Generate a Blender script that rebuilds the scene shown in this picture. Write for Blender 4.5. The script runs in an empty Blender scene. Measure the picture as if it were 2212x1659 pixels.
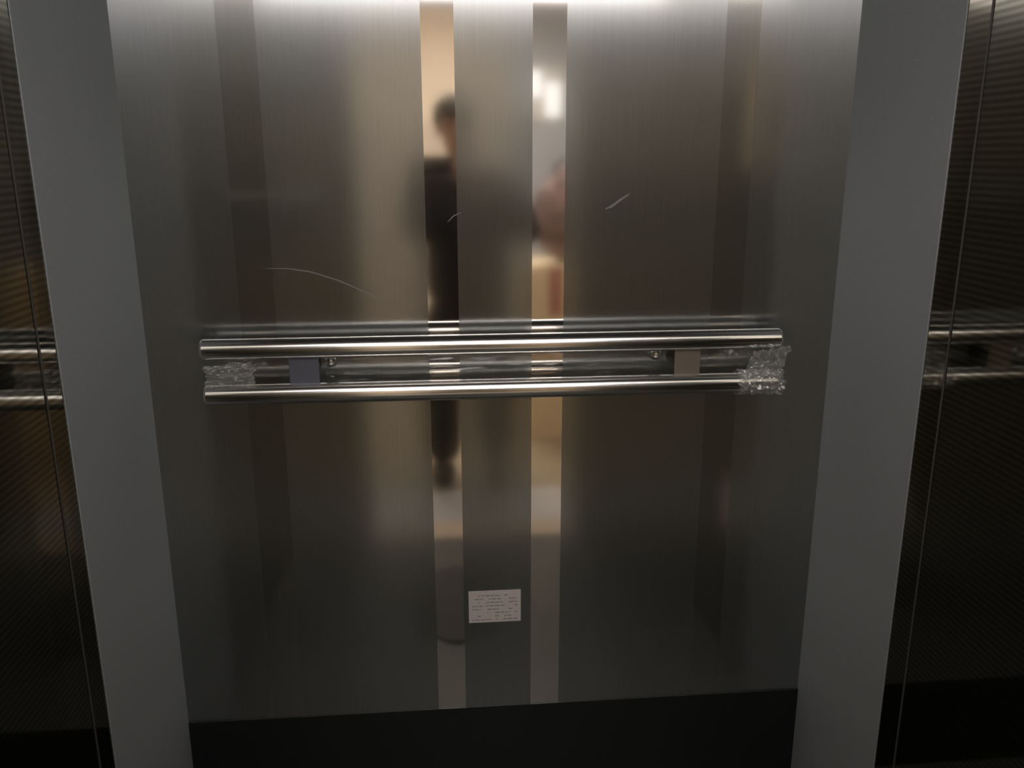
import bpy, bmesh, math, random
from mathutils import Vector, Matrix, noise
from math import radians as R, sin, cos, pi

C = bpy.context.scene.collection
random.seed(7)

# ------------------------------------------------------------------ camera
CAM_Z = 1.52
D = 1.8                                   # camera to the cabin's rear wall
def setup_camera():
    p, y, r = R(14.792), R(4.954), R(-0.132)
    f = Vector((sin(y)*cos(p), cos(y)*cos(p), -sin(p)))
    rt = Vector((cos(y), -sin(y), 0.0)); up = rt.cross(f)
    r1 = rt*cos(r) + up*sin(r); u1 = -rt*sin(r) + up*cos(r)
    m = Matrix(((r1.x, u1.x, -f.x, 0), (r1.y, u1.y, -f.y, 0), (r1.z, u1.z, -f.z, CAM_Z), (0, 0, 0, 1)))
    cd = bpy.data.cameras.new('camera'); co = bpy.data.objects.new('camera', cd); C.objects.link(co)
    co.matrix_world = m
    cd.sensor_width = 36; cd.lens = 1850/2212*36; cd.clip_start = 0.004
    bpy.context.scene.camera = co
setup_camera()

# ------------------------------------------------------------------ world, exposure
sc = bpy.context.scene
w = bpy.data.worlds.new('world'); sc.world = w; w.use_nodes = True
w.node_tree.nodes['Background'].inputs[0].default_value = (.5, .47, .43, 1)
w.node_tree.nodes['Background'].inputs[1].default_value = 0.02
sc.view_settings.view_transform = 'Standard'; sc.view_settings.look = 'None'
sc.view_settings.exposure = 1.28; sc.view_settings.gamma = 1.0; sc.view_settings.use_curve_mapping = False
CEIL_LIGHT = 1.5          # cabin ceiling diffuser
SLOT_LIGHT = 0.3           # dim light slots beside it
HEAD_LIGHT = 3.1           # strip above the cabin door
LOBBY_LIGHT = 7.0         # landing ceiling lamp and the added fill lamp by the door
# ------------------------------------------------------------------ helpers
def link(name, bm, mat, parent=None, smooth=False):
    me = bpy.data.meshes.new(name); bmesh.ops.recalc_face_normals(bm, faces=bm.faces); bm.to_mesh(me); bm.free()
    if smooth:
        for p in me.polygons: p.use_smooth = True
    o = bpy.data.objects.new(name, me); C.objects.link(o)
    if mat: me.materials.append(mat)
    if parent: o.parent = parent
    return o
def empty(name, loc=(0, 0, 0)):
    o = bpy.data.objects.new(name, None); C.objects.link(o); o.location = loc; o.empty_display_size = .05
    return o
def child(name, bm, mat, parent, smooth=False):
    """bm is in world coordinates; the parent stands unrotated at its location"""
    off = Vector(parent.location)
    if parent.parent: off += Vector(parent.parent.location)
    bmesh.ops.translate(bm, verts=bm.verts, vec=-off)
    return link(name, bm, mat, parent, smooth)
def tag(o, label=None, cat=None, group=None, kind=None):
    for k, v in (('label', label), ('category', cat), ('group', group), ('kind', kind)):
        if v: o[k] = v
    return o
def box(bm, x0, x1, y0, y1, z0, z1, bev=0):
    r = bmesh.ops.create_cube(bm, size=1)
    vs = r['verts']
    bmesh.ops.scale(bm, verts=vs, vec=(x1-x0, y1-y0, z1-z0))
    bmesh.ops.translate(bm, verts=vs, vec=((x0+x1)/2, (y0+y1)/2, (z0+z1)/2))
    if bev:
        es = list({e for v in vs for e in v.link_edges})
        bmesh.ops.bevel(bm, geom=es, offset=bev, segments=2, profile=.7, affect='EDGES')
    return bm
def B(*a, bev=0): return box(bmesh.new(), *a, bev=bev)
def tube(bm, a, b, r0, r1=None, seg=32, caps=True):
    a, b = Vector(a), Vector(b); r1 = r0 if r1 is None else r1
    z = (b-a).normalized(); t = Vector((0, 0, 1)) if abs(z.z) < .9 else Vector((0, 1, 0))
    u = z.cross(t).normalized(); v = z.cross(u)
    rings = []
    for p, rr in ((a, r0), (b, r1)):
        rings.append([bm.verts.new(p + (u*cos(2*pi*i/seg) + v*sin(2*pi*i/seg))*rr) for i in range(seg)])
    for i in range(seg):
        bm.faces.new((rings[0][i], rings[0][(i+1) % seg], rings[1][(i+1) % seg], rings[1][i]))
    if caps: bm.faces.new(rings[0][::-1]); bm.faces.new(rings[1])
    return rings
def lathe_x(bm, prof, yc, zc, seg=40):
    """profile of (x, radius) turned round a horizontal axis along x"""
    rings = [[bm.verts.new((x, yc + r*cos(2*pi*i/seg), zc + r*sin(2*pi*i/seg))) for i in range(seg)] for x, r in prof]
    for a, b in zip(rings, rings[1:]):
        for i in range(seg): bm.faces.new((a[i], a[(i+1) % seg], b[(i+1) % seg], b[i]))
    bm.faces.new(rings[0][::-1]); bm.faces.new(rings[-1])

# ------------------------------------------------------------------ materials
def newmat(name):
    m = bpy.data.materials.new(name); m.use_nodes = True
    nt = m.node_tree; nt.nodes.clear()
    out = nt.nodes.new('ShaderNodeOutputMaterial')
    return m, nt, out
def pbr(name, col, rough=.6, metal=0., grain=0., gscale=60., stretch=(1, 1, 1), coat=0., bump=0., spec=.5):
    m, nt, out = newmat(name)
    b = nt.nodes.new('ShaderNodeBsdfPrincipled'); nt.links.new(b.outputs[0], out.inputs[0])
    b.inputs['Base Color'].default_value = (*col, 1); b.inputs['Roughness'].default_value = rough
    b.inputs['Metallic'].default_value = metal; b.inputs['Coat Weight'].default_value = coat
    b.inputs['Specular IOR Level'].default_value = spec
    if grain or bump:
        tc = nt.nodes.new('ShaderNodeTexCoord'); mp = nt.nodes.new('ShaderNodeMapping')
        mp.inputs['Scale'].default_value = stretch
        no = nt.nodes.new('ShaderNodeTexNoise'); no.inputs['Scale'].default_value = gscale; no.inputs['Detail'].default_value = 3
        nt.links.new(tc.outputs['Object'], mp.inputs[0]); nt.links.new(mp.outputs[0], no.inputs[0])
        if grain:
            mr = nt.nodes.new('ShaderNodeMapRange'); mr.inputs[1].default_value = .3; mr.inputs[2].default_value = .7
            mr.inputs[3].default_value = 1-grain; mr.inputs[4].default_value = 1+grain
            mx = nt.nodes.new('ShaderNodeVectorMath'); mx.operation = 'SCALE'; mx.inputs[0].default_value = col
            nt.links.new(no.outputs[0], mr.inputs[0]); nt.links.new(mr.outputs[0], mx.inputs['Scale'])
            nt.links.new(mx.outputs[0], b.inputs['Base Color'])
        if bump:
            bp = nt.nodes.new('ShaderNodeBump'); bp.inputs['Strength'].default_value = bump; bp.inputs['Distance'].default_value = .002
            nt.links.new(no.outputs[0], bp.inputs['Height']); nt.links.new(bp.outputs[0], b.inputs['Normal'])
    return m
def emit(name, col, s):
    m, nt, out = newmat(name)
    e = nt.nodes.new('ShaderNodeEmission'); e.inputs[0].default_value = (*col, 1); e.inputs[1].default_value = s
    nt.links.new(e.outputs[0], out.inputs[0]); return m
def hairline(name, col, rough, aniso, col2, rough2, mix, rot=0.0, grain=.06):
    """vertically brushed steel: a stretched lobe plus a broad one"""
    m, nt, out = newmat(name)
    tc = nt.nodes.new('ShaderNodeTexCoord'); mp = nt.nodes.new('ShaderNodeMapping'); mp.inputs['Scale'].default_value = (900, 900, 6)
    no = nt.nodes.new('ShaderNodeTexNoise'); no.inputs['Scale'].default_value = 1; no.inputs['Detail'].default_value = 2
    nt.links.new(tc.outputs['Object'], mp.inputs[0]); nt.links.new(mp.outputs[0], no.inputs[0])
    tan = nt.nodes.new('ShaderNodeTangent'); tan.direction_type = 'RADIAL'; tan.axis = 'Z'
    gs = []
    for c, r, a in ((col, rough, aniso), (col2, rough2, 0.0)):
        g = nt.nodes.new('ShaderNodeBsdfAnisotropic'); g.distribution = 'GGX'
        g.inputs['Roughness'].default_value = r; g.inputs['Anisotropy'].default_value = a; g.inputs['Rotation'].default_value = rot
        mr = nt.nodes.new('ShaderNodeMapRange'); mr.inputs[1].default_value = .3; mr.inputs[2].default_value = .7
        mr.inputs[3].default_value = 1-grain; mr.inputs[4].default_value = 1+grain
        vm = nt.nodes.new('ShaderNodeVectorMath'); vm.operation = 'SCALE'; vm.inputs[0].default_value = c
        nt.links.new(no.outputs[0], mr.inputs[0]); nt.links.new(mr.outputs[0], vm.inputs['Scale'])
        nt.links.new(vm.outputs[0], g.inputs[0])
        if a: nt.links.new(tan.outputs[0], g.inputs['Tangent'])
        gs.append(g)
    ms = nt.nodes.new('ShaderNodeMixShader'); ms.inputs[0].default_value = mix
    nt.links.new(gs[0].outputs[0], ms.inputs[1]); nt.links.new(gs[1].outputs[0], ms.inputs[2]); nt.links.new(ms.outputs[0], out.inputs[0])
    return m
def ribbed(name, c0, c1, rough, pitch):
    """etched side panel: fine level lines across a dark mirror ground"""
    m, nt, out = newmat(name)
    tc = nt.nodes.new('ShaderNodeTexCoord'); sp = nt.nodes.new('ShaderNodeSeparateXYZ'); nt.links.new(tc.outputs['Object'], sp.inputs[0])
    a = nt.nodes.new('ShaderNodeMath'); a.operation = 'MULTIPLY'; a.inputs[1].default_value = 2*pi/pitch; nt.links.new(sp.outputs[2], a.inputs[0])
    s = nt.nodes.new('ShaderNodeMath'); s.operation = 'SINE'; nt.links.new(a.outputs[0], s.inputs[0])
    no = nt.nodes.new('ShaderNodeTexNoise'); no.inputs['Scale'].default_value = 9; nt.links.new(tc.outputs['Object'], no.inputs[0])
    ad = nt.nodes.new('ShaderNodeMath'); ad.operation = 'MULTIPLY'; nt.links.new(s.outputs[0], ad.inputs[0]); nt.links.new(no.outputs[0], ad.inputs[1])
    mr = nt.nodes.new('ShaderNodeMapRange'); mr.inputs[1].default_value = -.5; mr.inputs[2].default_value = .5; nt.links.new(ad.outputs[0], mr.inputs[0])
    mx = nt.nodes.new('ShaderNodeMix'); mx.data_type = 'RGBA'; mx.inputs[6].default_value = (*c0, 1); mx.inputs[7].default_value = (*c1, 1)
    nt.links.new(mr.outputs[0], mx.inputs[0])
    g = nt.nodes.new('ShaderNodeBsdfAnisotropic'); g.inputs['Roughness'].default_value = rough
    nt.links.new(mx.outputs[2], g.inputs[0]); nt.links.new(g.outputs[0], out.inputs[0])
    return m
def film(name, lo, hi, dif, rg):
    m, nt, out = newmat(name)
    t = nt.nodes.new('ShaderNodeBsdfTransparent'); t.inputs[0].default_value = (.93, .93, .92, 1)
    g = nt.nodes.new('ShaderNodeBsdfAnisotropic'); g.inputs[0].default_value = (.9, .9, .9, 1); g.inputs['Roughness'].default_value = rg
    d = nt.nodes.new('ShaderNodeBsdfDiffuse'); d.inputs[0].default_value = (.7, .7, .68, 1)
    m1 = nt.nodes.new('ShaderNodeMixShader'); m1.inputs[0].default_value = dif
    nt.links.new(g.outputs[0], m1.inputs[1]); nt.links.new(d.outputs[0], m1.inputs[2])
    lw = nt.nodes.new('ShaderNodeLayerWeight'); lw.inputs[0].default_value = .35
    mr = nt.nodes.new('ShaderNodeMapRange'); mr.inputs[3].default_value = lo; mr.inputs[4].default_value = hi
    nt.links.new(lw.outputs['Facing'], mr.inputs[0])
    m2 = nt.nodes.new('ShaderNodeMixShader'); nt.links.new(mr.outputs[0], m2.inputs[0])
    nt.links.new(t.outputs[0], m2.inputs[1]); nt.links.new(m1.outputs[0], m2.inputs[2]); nt.links.new(m2.outputs[0], out.inputs[0])
    return m

M = {}
M['satin'] = hairline('brushed_steel', (.53, .55, .55), .42, .7, (.53, .55, .55), .13, .32, rot=.25)
M['mirror_outer'] = hairline('mirror_steel_softened', (.5, .505, .49), .42, .7, (.66, .63, .60), .08, .42, rot=.25)  # outer strips: mirror steel mixed with a blurred brushed lobe
M['mirror'] = pbr('mirror_steel', (.66, .63, .60), .07, 1)
M['band'] = pbr('grey_satin_band', (.36, .39, .405), .65, .25, grain=.10, gscale=420, spec=.3)
M['side'] = ribbed('etched_dark_mirror', (.17, .168, .145), (.27, .262, .23), .06, .011)
M['kick'] = pbr('dark_kick_steel', (.010, .0125, .0125), .45, .2)
M['floor'] = pbr('grey_floor', (.085, .084, .075), .5, 0, grain=.12, gscale=5)
M['chrome'] = pbr('polished_tube_steel', (.86, .845, .83), .19, 1)
M['bracket'] = pbr('bracket_steel', (.22, .19, .16), .5, .5)
M['bracket_blue_reflect'] = pbr('bracket_steel_blue_reflection', (.13, .14, .18), .5, .5)  # same bracket steel with a bluish reflection put into its colour
M['black'] = pbr('black_rubber', (.02, .02, .02), .6)
M['film'] = film('clear_film', .0, .45, .06, .10)
M['haze'] = film('hazy_film', .26, .75, .35, .22)
M['card'] = pbr('card_white', (.50, .46, .455), .6, grain=.05, gscale=300)
M['cardink'] = pbr('card_ink', (.22, .20, .205), .7)
M['cardred'] = pbr('card_red_ink', (.36, .2, .16), .7)
M['threshold'] = pbr('tan_threshold', (.62, .50, .38), .6)
M['brass'] = pbr('brass_plate', (.55, .46, .27), .5, .3)
M['display'] = emit('display_glow', (1, .93, .8), .16)
M['joint'] = pbr('joint_steel', (.08, .077, .07), .5, .2)
M['domed'] = pbr('domed_stud_steel', (.9, .88, .86), .22, 1)
M['scratch'] = pbr('scratch_scuff', (.21, .20, .195), .6)
M['ceil'] = pbr('ceiling_steel', (.10, .095, .09), .6, .2)
M['header'] = pbr('header_steel', (.75, .72, .68), .45, .2)
M['glow'] = emit('ceiling_diffuser', (1, .93, .90), CEIL_LIGHT)
M['slot'] = emit('slot_diffuser', (1, .88, .74), SLOT_LIGHT)
M['headglow'] = emit('door_strip_glow', (1, .93, .925), HEAD_LIGHT)
M['headdim'] = emit('door_strip_end_glow', (1, .90, .82), HEAD_LIGHT*1.0)
M['lobbyglow'] = emit('landing_lamp', (1, .93, .84), LOBBY_LIGHT)
M['window'] = emit('bright_window', (1, .97, .94), .8)
M['cream'] = pbr('cream_plaster', (.80, .70, .57), .8, grain=.03, gscale=6)
M['brown'] = pbr('brown_dado', (.62, .54, .45), .7, grain=.08, gscale=8)
M['bluegrey'] = pbr('blue_grey_panel', (.36, .38, .42), .6)
M['lfloor'] = pbr('tan_landing_floor', (.36, .29, .20), .5, grain=.12, gscale=7)
M['sill'] = pbr('sill_steel', (.55, .545, .54), .5, .1)
M['board'] = pbr('cardboard', (.80, .66, .46), .8, grain=.07, gscale=20)
M['red'] = pbr('red_tape', (.40, .13, .12), .6)
M['pink'] = pbr('pink_grey_cloth', (.24, .165, .165), .85, grain=.5, gscale=14)
M['dark'] = pbr('dark_cloth', (.022, .024, .03), .85)
M['navy'] = pbr('dark_trousers', (.018, .019, .024), .85)
M['skin'] = pbr('skin', (.58, .36, .27), .55, spec=.3)
M['hair'] = pbr('dark_hair', (.018, .016, .016), .6)
M['white'] = pbr('white_shirt', (.7, .68, .64), .7)

# ------------------------------------------------------------------ cabin shell
XL, XR, YB = -.609, .870, D
YF = .27                       # cabin front (door sill line)
ZT = 2.30
STR = [(-.411, -.338), (-.022, .043), (.199, .267), (.590, .660)]
KZ = .241
wb = tag(empty('wall_back', ((XL+XR)/2, YB, 0)), kind='structure')
xs = [XL] + [v for s in STR for v in s] + [XR]
for i in range(0, len(xs), 2):
    child('brushed_panel', B(xs[i], xs[i+1], YB, YB+.02, KZ, ZT), M['satin'], wb)
for i, (a, b) in enumerate(STR):
    tag(child('mirror_strip', B(a, b, YB-.0003, YB+.02, KZ, ZT), M['mirror' if i in (1, 2) else 'mirror_outer'], wb), label='polished mirror strip')
child('backing', B(XL-.02, XR+.02, YB+.021, YB+.04, 0, ZT), M['kick'], wb)
kb = tag(link('baseboard_back', B(XL, XR, YB-.004, YB+.02, 0, KZ), M['kick']), kind='structure')
# scuffs in the brushed face
def scuff(pts, wd):
    bm = bmesh.new(); prev = None
    for i, (tx, tz) in enumerate(pts):
        x, z = tx*D, CAM_Z+tz*D
        j = min(i+1, len(pts)-1); k = max(i-1, 0)
        d = Vector(((pts[j][0]-pts[k][0]), 0, (pts[j][1]-pts[k][1]))).normalized(); n = Vector((-d.z, 0, d.x))
        ww = wd*(.3+.7*sin(pi*(i+.3)/(len(pts)-.4)))
        a = bm.verts.new(Vector((x, YB-.0006, z))+n*ww/2); b = bm.verts.new(Vector((x, YB-.0006, z))-n*ww/2)
        if prev: bm.faces.new((prev[0], a, b, prev[1]))
        prev = (a, b)
    r = bmesh.ops.extrude_face_region(bm, geom=list(bm.faces))
    bmesh.ops.translate(bm, verts=[e for e in r['geom'] if isinstance(e, bmesh.types.BMVert)], vec=(0, .0008, 0))
    return bm
for pts, wd in (([(-.1948, -.1215), (-.17, -.122), (-.145, -.126), (-.115, -.136), (-.085, -.150), (-.055, -.165), (-.0258, -.1836)], .0026),
                ([(.196, -.0575), (.203, -.055), (.212, -.048), (.224, -.0405)], .0055),
                ([(.013, -.071), (.020, -.064), (.030, -.060)], .0022),
                ([(-.05, -.168), (-.03, -.160), (-.02, -.150)], .002)):
    tag(child('scratch', scuff(pts, wd), M['scratch'], wb), label='pale scuff scratched into the brushed steel')

def side_wall(name, x, sgn, yband):
    o = tag(empty(name, (x, (YB+YF)/2, 0)), kind='structure')
    x0, x1 = (x-.02, x) if sgn < 0 else (x, x+.02)
    tag(child('grey_band', B(x0-(.0 if sgn < 0 else .002), x1+(.002 if sgn < 0 else 0), yband, YB+.02, 0, ZT, bev=.0006), M['band'], o), label='matt grey corner band')
    child('etched_mirror_panel', B(x0, x1, YF, yband, KZ, ZT), M['side'], o)
    child('kick_plate', B(x0, x1, YF, yband, 0, KZ), M['kick'], o)
def joint(side, x, y):
    return tag(child('panel_joint', B(min(x, x-.002*side), max(x, x-.002*side), y-.0012, y+.0012, KZ, ZT), M['joint'], bpy.data.objects['wall_left' if side < 0 else 'wall_right']), label='thin vertical joint line')
side_wall('wall_left', XL, -1, .775*D)
side_wall('wall_right', XR, 1, .7958*D)
joint(-1, XL, 1.335); joint(1, XR, 1.365)
tag(link('floor', B(XL-.02, XR+.02, YF-.10, YB+.04, -.03, 0), M['floor']), kind='structure')
# cabin ceiling, a lamp in it and two dim slots
LX0, LX1, LY0, LY1 = -.40, .70, .34, .62
ceil = tag(empty('ceiling', (.13, 1.0, ZT)), kind='structure')
bm = bmesh.new()
box(bm, XL-.02, LX0-.02, YF-.1, YB+.04, ZT, ZT+.03); box(bm, LX1+.02, XR+.02, YF-.1, YB+.04, ZT, ZT+.03)
box(bm, LX0-.02, LX1+.02, YF-.1, LY0-.02, ZT, ZT+.03); box(bm, LX0-.02, LX1+.02, LY1+.02, YB+.04, ZT, ZT+.03)
child('ceiling_panel', bm, M['ceil'], ceil)
lt = tag(empty('ceiling_light', ((LX0+LX1)/2, (LY0+LY1)/2, ZT)), 'wide rectangular light panel set in the steel cabin ceiling', 'light')
bm = bmesh.new()
for a in ((LX0-.02, LX0, LY0-.02, LY1+.02), (LX1, LX1+.02, LY0-.02, LY1+.02), (LX0, LX1, LY0-.02, LY0), (LX0, LX1, LY1, LY1+.02)): box(bm, *a, ZT-.006, ZT+.02)
child('light_frame', bm, M['header'], lt)
child('diffuser', B(LX0, LX1, LY0, LY1, ZT+.004, ZT+.016), M['glow'], lt)
for k, (a, b) in enumerate(((XL+.02, LX0-.033), (LX1+.033, XR-.02))):
    o = tag(empty('light_slot', ((a+b)/2, 1.0, ZT)), ('dim warm ceiling panel left of the bright light panel', 'dim warm ceiling panel right of the bright light panel')[k], 'light')
    child('slot_frame', B(a-.01, b+.01, LY0+.01, LY1-.01, ZT-.004, ZT-.0005), M['header'], o)
    child('diffuser', B(a, b, LY0+.02, LY1-.02, ZT-.007, ZT-.0045), M['slot'], o)

# front of the cabin: two return panels, the header over the door opening
OX0, OX1, OZ = -.30, .56, 2.055
wf = tag(empty('wall_front', (.13, YF, 0)), kind='structure')
child('return_panel', B(XL-.02, OX0, YF-.05, YF, 0, ZT), M['satin'], wf)
child('return_panel', B(OX1, XR+.02, YF-.05, YF, 0, ZT), M['satin'], wf)
child('header', B(OX0, OX1, YF-.05, YF, OZ, ZT), M['header'], wf)
hl = tag(empty('door_light', (.13, YF, OZ)), 'long light strip fixed over the cabin door opening', 'light')
child('lamp_housing', B(XL+.01, XR-.01, YF+.0005, YF+.02, OZ+.015, OZ+.20), M['header'], hl)
child('diffuser', B(-.42, .74, YF+.02, YF+.026, OZ+.02, OZ+.195), M['headglow'], hl)
for a, b in ((XL+.015, -.424), (.744, XR-.015)): tag(child('end_diffuser', B(a, b, YF+.02, YF+.025, OZ+.02, OZ+.195), M['headdim'], hl), label='dimmer end of the light strip')
tag(link('trim_sill', B(OX0, OX1, -.20, YF-.10, -.02, .002), M['sill']), kind='structure')

tag(link('trim_threshold', B(OX0, OX1, YF-.10, YF+.06, -.01, .004), M['threshold']), kind='structure')
cp = tag(empty('control_panel', (-.51, YF, .24)), 'tall brass coloured control panel with a lit display left of the cabin door', 'control panel')
child('face_plate', B(-.600, -.410, YF+.0005, YF+.006, .24, 1.70, bev=.001), M['brass'], cp)
child('display', B(-.590, -.420, YF+.0055, YF+.008, 1.378, 1.402), M['display'], cp)
for i in range(4):
    for x in (-.565, -.505, -.445):
        child('button', B(x-.024, x+.024, YF+.0055, YF+.010, 1.338-.032*i, 1.356-.032*i, bev=.001), M['black'], cp)

# ------------------------------------------------------------------ landing outside the cabin
LW0, LW1, LYB, LZ = -3.0, 3.2, -3.4, 2.75
tag(link('floor', B(LW0, LW1, LYB, -.20, -.03, 0), M['lfloor']), kind='structure')
wl = tag(empty('wall_landing', (.1, LYB, 0)), kind='structure')
child('plaster', B(LW0, .62, LYB-.05, LYB, 1.80, LZ), M['cream'], wl)
child('dado', B(LW0, .62, LYB-.05, LYB+.01, 0, 1.80), M['brown'], wl)
child('blue_grey_panel', B(.62, LW1, LYB-.05, LYB, 0, LZ), M['bluegrey'], wl)
tag(link('wall_landing_left', B(LW0-.05, LW0, LYB, -.0, 0, LZ), M['cream']), kind='structure')
tag(link('wall_landing_right', B(LW1, LW1+.05, LYB, -.0, 0, LZ), M['bluegrey']), kind='structure')
bm = bmesh.new(); box(bm, LW0, OX0-.02, -.05, .12, 0, LZ); box(bm, OX1+.02, LW1, -.05, .12, 0, LZ); box(bm, OX0-.02, OX1+.02, -.05, .12, 2.12, LZ)
tag(link('wall_shaft', bm, M['cream']), kind='structure')
tag(link('ceiling_landing', B(LW0, LW1, LYB, .12, LZ, LZ+.04), M['cream']), kind='structure')
wn = tag(empty('window_1', (.82, LYB, 1.9)), kind='structure')
child('window_frame', B(.66, 1.02, LYB, LYB+.03, 1.80, 2.20), M['sill'], wn)
child('window_pane', B(.69, .84, LYB+.028, LYB+.034, 1.98, 2.17), M['window'], wn)
child('window_pane', B(.87, .99, LYB+.028, LYB+.034, 1.83, 2.09), M['window'], wn)
fill_lamp = tag(empty('landing_light', (.6, -.35, LZ)), 'added fill lamp on the landing ceiling that brightens the box and sill', 'light')  # fill lamp added to brighten the box front, sill and landing floor
child('lamp_housing', B(.15, 1.05, -.56, -.14, LZ-.05, LZ-.001), M['header'], fill_lamp)
child('diffuser', B(.18, 1.02, -.53, -.17, LZ-.06, LZ-.05), M['lobbyglow'], fill_lamp)
ll = tag(empty('landing_light', (.1, -1.9, LZ)), 'long ceiling lamp over the landing outside the cabin door', 'light')
child('lamp_housing', B(-.9, 1.1, -2.3, -1.5, LZ-.05, LZ-.001), M['header'], ll)
child('diffuser', B(-.87, 1.07, -2.27, -1.53, LZ-.06, LZ-.05), M['lobbyglow'], ll)

# ------------------------------------------------------------------ handrail
S = .075; YT = YB-S; RT = .0215
Z1, Z2 = CAM_Z-.2150*YT, CAM_Z-.2700*YT
HX0, HX1 = -.477, .722
hr = tag(empty('handrail', ((HX0+HX1)/2, YB, (Z1+Z2)/2)), 'double tube polished steel handrail fixed across the brushed rear wall', 'handrail')
for z in (Z1, Z2):
    bm = bmesh.new()
    lathe_x(bm, [(HX0, RT-.006), (HX0+.002, RT-.002), (HX0+.006, RT), (HX0+.0065, RT), (HX0+.007, RT), (HX1-.007, RT), (HX1-.0065, RT), (HX1-.006, RT), (HX1-.002, RT-.002), (HX1, RT-.006)], YT, z, 64)
    child('tube', bm, M['chrome'], hr, True)
for a, b in ((-.305, -.245), (.494, .549)):
    xm = (a+b)/2
    bp = child('bracket_plate', B(a, b, YT-.003, YT+.003, Z2+RT*.7, Z1-RT*.7, bev=.001), M['bracket_blue_reflect' if a < 0 else 'bracket'], hr)
    if a < 0: bp['label'] = 'bracket plate with a blue grey reflection in its colour'
    bm = bmesh.new(); tube(bm, (xm, YT+.002, (Z1+Z2)/2), (xm, YB-.004, (Z1+Z2)/2), .011)
    tube(bm, (xm, YB-.006, (Z1+Z2)/2), (xm, YB, (Z1+Z2)/2), .026)
    child('standoff', bm, M['bracket'], hr, False)

for x in (-.226, .464):
    bm = bmesh.new(); z = 1.112
    tube(bm, (x, YB, z), (x, YB-.030, z), .010); 
    q = bmesh.ops.create_uvsphere(bm, u_segments=20, v_segments=14, radius=.014)
    bmesh.ops.translate(bm, verts=q['verts'], vec=(x, YB-.034, z))
    child('stud', bm, M['domed'], hr, True)

# ------------------------------------------------------------------ loose clear film left on the rail
def sleeve(x0, x1, yc, zc, ry, rz, amp, a0=0, a1=2*pi, nx=46, na=40, seed=0, ragged=.012, shape=None):
    bm = bmesh.new(); g = []
    for i in range(nx+1):
        row = []
        for j in range(na+1):
            u = i/nx; a = a0+(a1-a0)*j/na
            x = x0+(x1-x0)*u
            n = noise.noise(Vector((x*38+seed, cos(a)*2.1, sin(a)*2.1)))+.6*noise.noise(Vector((x*110+seed, cos(a)*5, sin(a)*5)))
            n = abs(n)
            if i in (0, nx): x += (noise.noise(Vector((seed, a*2.2, i)))*ragged)
            sy, sz = ry+amp*n, rz+amp*n
            row.append(bm.verts.new((x, yc+sy*cos(a), zc+sz*sin(a))))
        g.append(row)
    for i in range(nx):
        for j in range(na): bm.faces.new((g[i][j], g[i+1][j], g[i+1][j+1], g[i][j+1]))
    return bm
def flap(pts, seed, amp, n=34):
    """crumpled sheet over a four cornered outline; points are x, y, z"""
    bm = bmesh.new(); P = [Vector(p) for p in pts]; g = []
    for i in range(n+1):
        row = []
        for j in range(n+1):
            u, v = i/n, j/n
            p = P[0]*(1-u)*(1-v)+P[1]*u*(1-v)+P[2]*u*v+P[3]*(1-u)*v
            e = 1-abs(noise.noise(Vector((u*3.2+seed, v*3.2, 1))))*1.0
            d = (abs(noise.noise(Vector((u*4+seed, v*4, 3))))+.6*abs(noise.noise(Vector((u*9+seed, v*9, 5)))))*amp
            q = p+Vector((0, -d, 0))
            if i in (0, n): q.x += noise.noise(Vector((v*4, seed, i)))*.012
            if j in (0, n): q.z += noise.noise(Vector((u*4, seed, j)))*.008
            row.append(bm.verts.new(q))
        g.append(row)
    for i in range(n):
        for j in range(n): bm.faces.new((g[i][j], g[i+1][j], g[i+1][j+1], g[i][j+1]))
    return bm
fr = tag(empty('plastic_film', (.68, YT, Z2)), 'crumpled clear plastic film wrapped round the lower tube at the right end of the rail', 'plastic film')
child('wrap', sleeve(.632, .728, YT, Z2, RT+.0015, RT+.0015, .010, seed=3), M['haze'], fr)
child('loose_flap', flap([(.640, YT-.012, Z2+.016), (.722, YT-.012, Z2+.014), (.734, YT-.012, Z1-.012), (.662, YT-.006, Z1-.024)], 5, .030), M['haze'], fr)
fl = tag(empty('plastic_film', (-.42, YT, (Z1+Z2)/2)), 'crumpled clear plastic film hanging between the tubes at the left end of the rail', 'plastic film')
child('loose_flap', flap([(-.472, YT+.002, Z2+.020), (-.375, YT+.006, Z2+.022), (-.378, YT+.006, Z1-.026), (-.474, YT+.002, Z1-.034)], 9, .026), M['haze'], fl)
fc = tag(empty('plastic_film', (.12, YT, (Z1+Z2)/2)), 'long creased strip of clear film stretched behind the middle of the two tubes', 'plastic film')
child('sheet', flap([(-.235, YT+.016, Z2+.018), (.475, YT+.016, Z2+.018), (.475, YT+.016, Z1-.018), (-.235, YT+.016, Z1-.018)], 21, .022, 80), M['film'], fc)

# ------------------------------------------------------------------ notice card on the wall
cx0, cx1, cz0, cz1 = .0535, .1755, .4665, .5475
nc = tag(empty('notice_card', ((cx0+cx1)/2, YB, cz0)), 'small white notice card stuck low on the rear wall below the handrail', 'card')
child('card', B(cx0, cx1, YB-.0016, YB, cz0, cz1, bev=.0004), M['card'], nc)
bm = bmesh.new(); bmr = bmesh.new()
for i, z in enumerate([cz1-.012-.0088*k for k in range(8)]):
    x = cx0+.008; random.seed(i)
    while x < cx1-.010:
        l = random.uniform(.003, .012)
        if random.random() < .62:
            box(bmr if (i == 0 and x < cx0+.03) else bm, x, min(x+l, cx1-.008), YB-.0019, YB-.0015, z-.0011, z+.0011)
        x += l+.0022
tag(child('print', bm, M['cardink'], nc), label='faint grey print'); tag(child('print', bmr, M['cardred'], nc), label='faint red print')

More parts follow.
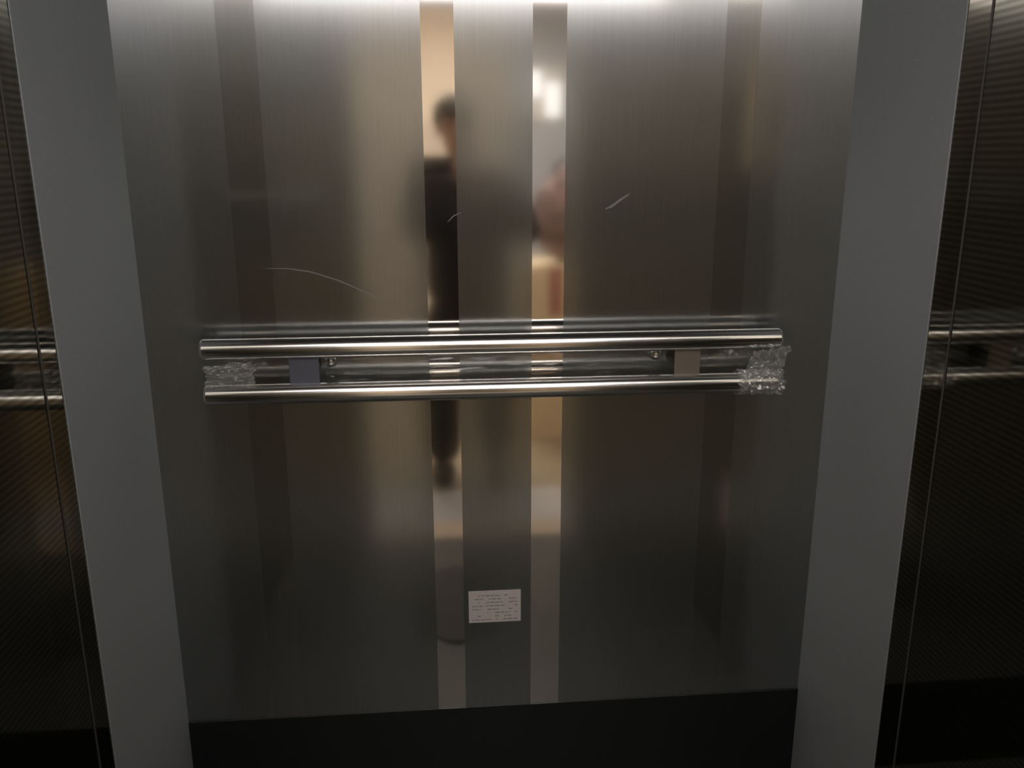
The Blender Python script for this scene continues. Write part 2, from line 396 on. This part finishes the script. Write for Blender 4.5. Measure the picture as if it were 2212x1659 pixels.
# ------------------------------------------------------------------ things seen only in the mirrors: dark floor patch, box, bag, person
bm = bmesh.new()  # flat dark patch with an uneven outline on the cabin floor
prev = None; N = 28; top = []; 
cxm, cym = .045, .86
for i in range(N):
    a = 2*pi*i/N; r = 1+.13*noise.noise(Vector((cos(a)*2, sin(a)*2, 4)))
    top.append(bm.verts.new((cxm+.16*r*cos(a), cym+.27*r*sin(a), .006+.004*abs(noise.noise(Vector((a, 0, 0)))))))
f = bm.faces.new(top); r = bmesh.ops.extrude_face_region(bm, geom=[f])
for v in [e for e in r['geom'] if isinstance(e, bmesh.types.BMVert)]: v.co.z = .0
tag(link('floor_dark_patch', bm, M['black']), 'dark irregular patch lying flat on the cabin floor', 'mat')

bx = tag(empty('cardboard_box', (.70, -.95, 0)), 'tall tan cardboard box standing outside the cabin door', 'box')
bm = bmesh.new(); box(bm, .47, .98, -1.35, -.90, .002, .965, bev=.004); child('carton', bm, M['board'], bx)
tag(child('tape', B(.49, .96, -.901, -.8985, .50, .55), M['red'], bx), label='red tape band')
tag(child('tape', B(.590, .66, -.901, -.8985, .70, .962), M['red'], bx), label='red tape strip')
bg = tag(empty('cloth_bag', (.70, -1.1, .965)), 'pinkish grey cloth bag lying on top of the tall cardboard box', 'bag')
bm = bmesh.new(); bmesh.ops.create_uvsphere(bm, u_segments=28, v_segments=20, radius=1)
for v in bm.verts:
    n = noise.noise(v.co*2.2)*.14+noise.noise(v.co*6)*.05
    z = v.co.z; v.co = Vector((.70+v.co.x*.18*(1+n), -1.10+v.co.y*.15*(1+n), .972+(z+1)*.24*(1+n*.6)))
bgm = child('sack', bm, M['pink'], bg, True)
bm = bmesh.new()
for k in range(9):
    a0, a1 = pi*k/9, pi*(k+1)/9
    tube(bm, (.70-.07*cos(a0), -1.10, 1.42+.09*sin(a0)), (.70-.07*cos(a1), -1.10, 1.42+.09*sin(a1)), .009, seg=10)
child('handle', bm, M['dark'], bg, True)

# --- person holding the phone: one continuous skinned body, clothing as children
def skinned(name, nodes, edges, mat, parent, sub=2, root=0):
    me = bpy.data.meshes.new(name); me.from_pydata([n[0] for n in nodes], edges, []); me.update()
    o = bpy.data.objects.new(name, me); C.objects.link(o); o.parent = parent
    me.materials.append(mat)
    md = o.modifiers.new('skin', 'SKIN'); md.use_smooth_shade = True
    for i, n in enumerate(nodes):
        sv = me.skin_vertices[0].data[i]; r = n[1]; sv.radius = r if isinstance(r, tuple) else (r, r); sv.use_root = (i == root)
    s = o.modifiers.new('sub', 'SUBSURF'); s.levels = sub; s.render_levels = sub
    return o
PX, PY = .135, -.42
pr = tag(empty('person', (PX, PY, 0)), 'person in dark jacket and trousers standing at the door holding up a phone', 'person')
def rel(x, y, z): return (x, y, z)       # person frame: +y faces the cabin wall
N_, E_ = [], []
def nd(p, r): N_.append((p, r)); return len(N_)-1
pel = nd((0, 0, .96), (.115, .085)); wst = nd((0, 0, 1.10), (.11, .08)); ch = nd((0, -.01, 1.27), (.12, .075)); nb = nd((0, -.015, 1.40), (.055, .05)); nk = nd((-.02, .0, 1.50), .050)
hd0 = nd((-.035, .03, 1.58), (.062, .075)); hd1 = nd((-.045, .03, 1.66), (.074, .090)); hd2 = nd((-.05, .02, 1.73), (.058, .072))
E_ += [(pel, wst), (wst, ch), (ch, nb), (nb, nk), (nk, hd0), (hd0, hd1), (hd1, hd2)]
hands = {}
for s in (-1, 1):
    hip = nd((s*.10, 0, .80), .070); kn = nd((s*.105, .015, .48), .055); an = nd((s*.11, -.01, .09), .040); toe = nd((s*.125, .15, .035), .032)
    E_ += [(pel, hip), (hip, kn), (kn, an), (an, toe)]
    sh = nd((s*.185, -.01, 1.37), .045); el = nd((s*.30 if s > 0 else s*.22, .12, 1.17), .044); 
    wr = nd((s*.075-PX+.0, .345, 1.455), (.026, .022)) if False else nd((-PX+s*.095, .33, 1.44), (.028, .022))
    pm = nd((-PX+s*.092, .385, 1.485), (.017, .032))
    E_ += [(ch, sh), (sh, el), (el, wr), (wr, pm)]
    hands[s] = Vector((-PX+s*.092, .385, 1.485))
body = skinned('body', N_, E_, M['skin'], pr)
# fingers and thumbs, rooted in each palm and bent round the phone's edge
for s in (-1, 1):
    h = hands[s]
    for k in range(4):
        z0 = h.z+.028-.018*k; L = (.9, 1.0, .95, .78)[k]
        p0 = Vector((h.x, h.y-.002, z0)); p1 = Vector((h.x+s*.004, h.y+.012*L, z0+.004)); p2 = Vector((h.x-s*.010, h.y+.022*L, z0+.004)); p3 = Vector((h.x-s*.028*L, h.y+.0225*L, z0+.002))
        skinned('finger', [(tuple(p0), .0095), (tuple(p1), .0088), (tuple(p2), .0082), (tuple(p3), .0070)], [(0, 1), (1, 2), (2, 3)], M['skin'], pr)
    skinned('thumb', [((h.x, h.y-.01, h.z-.02), .012), ((h.x-s*.012, h.y-.014, h.z+.002), .0105), ((h.x-s*.026, h.y-.008, h.z+.020), .009)], [(0, 1), (1, 2)], M['skin'], pr)
# face details
def blob(c, r, bm=None, seg=20):
    bm = bm or bmesh.new(); q = bmesh.ops.create_uvsphere(bm, u_segments=seg, v_segments=14, radius=1)
    for v in q['verts']: v.co = Vector((c[0]+v.co.x*r[0], c[1]+v.co.y*r[1], c[2]+v.co.z*r[2]))
    return bm
hx = -.045
link('nose', blob((hx, .115, 1.625), (.012, .016, .020)), M['skin'], pr, True)
for s in (-1, 1):
    link('ear', blob((hx+s*.076, .03, 1.635), (.009, .018, .028)), M['skin'], pr, True)
    link('eye', blob((hx+s*.028, .100, 1.655), (.012, .008, .007)), M['hair'], pr, True)
    link('eyebrow', blob((hx+s*.03, .1, 1.676), (.017, .008, .004)), M['hair'], pr, True)
link('mouth', blob((hx, .104, 1.585), (.021, .007, .006)), pbr('lips', (.45, .2, .17), .5), pr, True)
# hair cap: open at the face
bm = bmesh.new(); bmesh.ops.create_uvsphere(bm, u_segments=36, v_segments=24, radius=1)
for v in bm.verts:
    n = 1+.05*noise.noise(v.co*5)
    v.co = Vector((hx-.002+v.co.x*.094*n, .005+v.co.y*.112*n, 1.70+v.co.z*.098*n))
bmesh.ops.delete(bm, geom=[v for v in bm.verts if (v.co.y > .045 and v.co.z < 1.69) or v.co.z < 1.63], context='VERTS')
hair = link('hair', bm, M['hair'], pr, True); sd = hair.modifiers.new('s', 'SOLIDIFY'); sd.thickness = .008
# jacket
J, JE = [], []
def jn(p, r): J.append((p, r)); return len(J)-1
j0 = jn((0, 0, .80), (.235, .155)); j1 = jn((0, 0, 1.05), (.212, .140)); j2 = jn((0, 0, 1.27), (.190, .132)); j3 = jn((0, -.005, 1.41), (.115, .092)); j4 = jn((-.01, .0, 1.475), (.074, .070))
JE += [(j0, j1), (j1, j2), (j2, j3), (j3, j4)]
for s in (-1, 1):
    a = jn((s*.185, 0, 1.395), .076); b = jn((s*.30 if s > 0 else s*.22, .12, 1.165), .062)
    c = jn((-PX+s*.096, .305, 1.415), .040)
    JE += [(j2, a), (a, b), (b, c)]
skinned('jacket', J, JE, M['dark'], pr)
link('shirt_collar', blob((-.02, .065, 1.455), (.035, .022, .035)), M['white'], pr, True)
T_ = [((0, 0, 1.0), (.13, .10)), ((0, 0, .90), (.17, .12))]; TE = [(0, 1)]
for s in (-1, 1):
    k = len(T_); T_ += [((s*.125, 0, .72), .122), ((s*.13, .012, .46), .116), ((s*.13, .01, .06), .112)]; TE += [(1, k), (k, k+1), (k+1, k+2)]
skinned('trousers', T_, TE, M['navy'], pr)
for s in (-1, 1):
    sb = blob((s*.13, .08, .045), (.062, .155, .048)); bmesh.ops.translate(sb, verts=sb.verts, vec=(0, 0, 0))
    for v in sb.verts: v.co.z = max(v.co.z, .002)
    link('shoe', sb, M['black'], pr, True)
# phone, held upright with its back to the wall; the camera looks out of it
ph = tag(empty('phone', (0, -.012, 1.49)), 'dark phone held up in both hands by the person at the door', 'phone')
child('phone_body', B(-.074, .074, -.017, -.009, 1.452, 1.528, bev=.003), M['black'], ph)
child('screen', B(-.068, .068, -.0178, -.0169, 1.457, 1.523), emit('phone_screen', (.6, .62, .66), .25), ph)
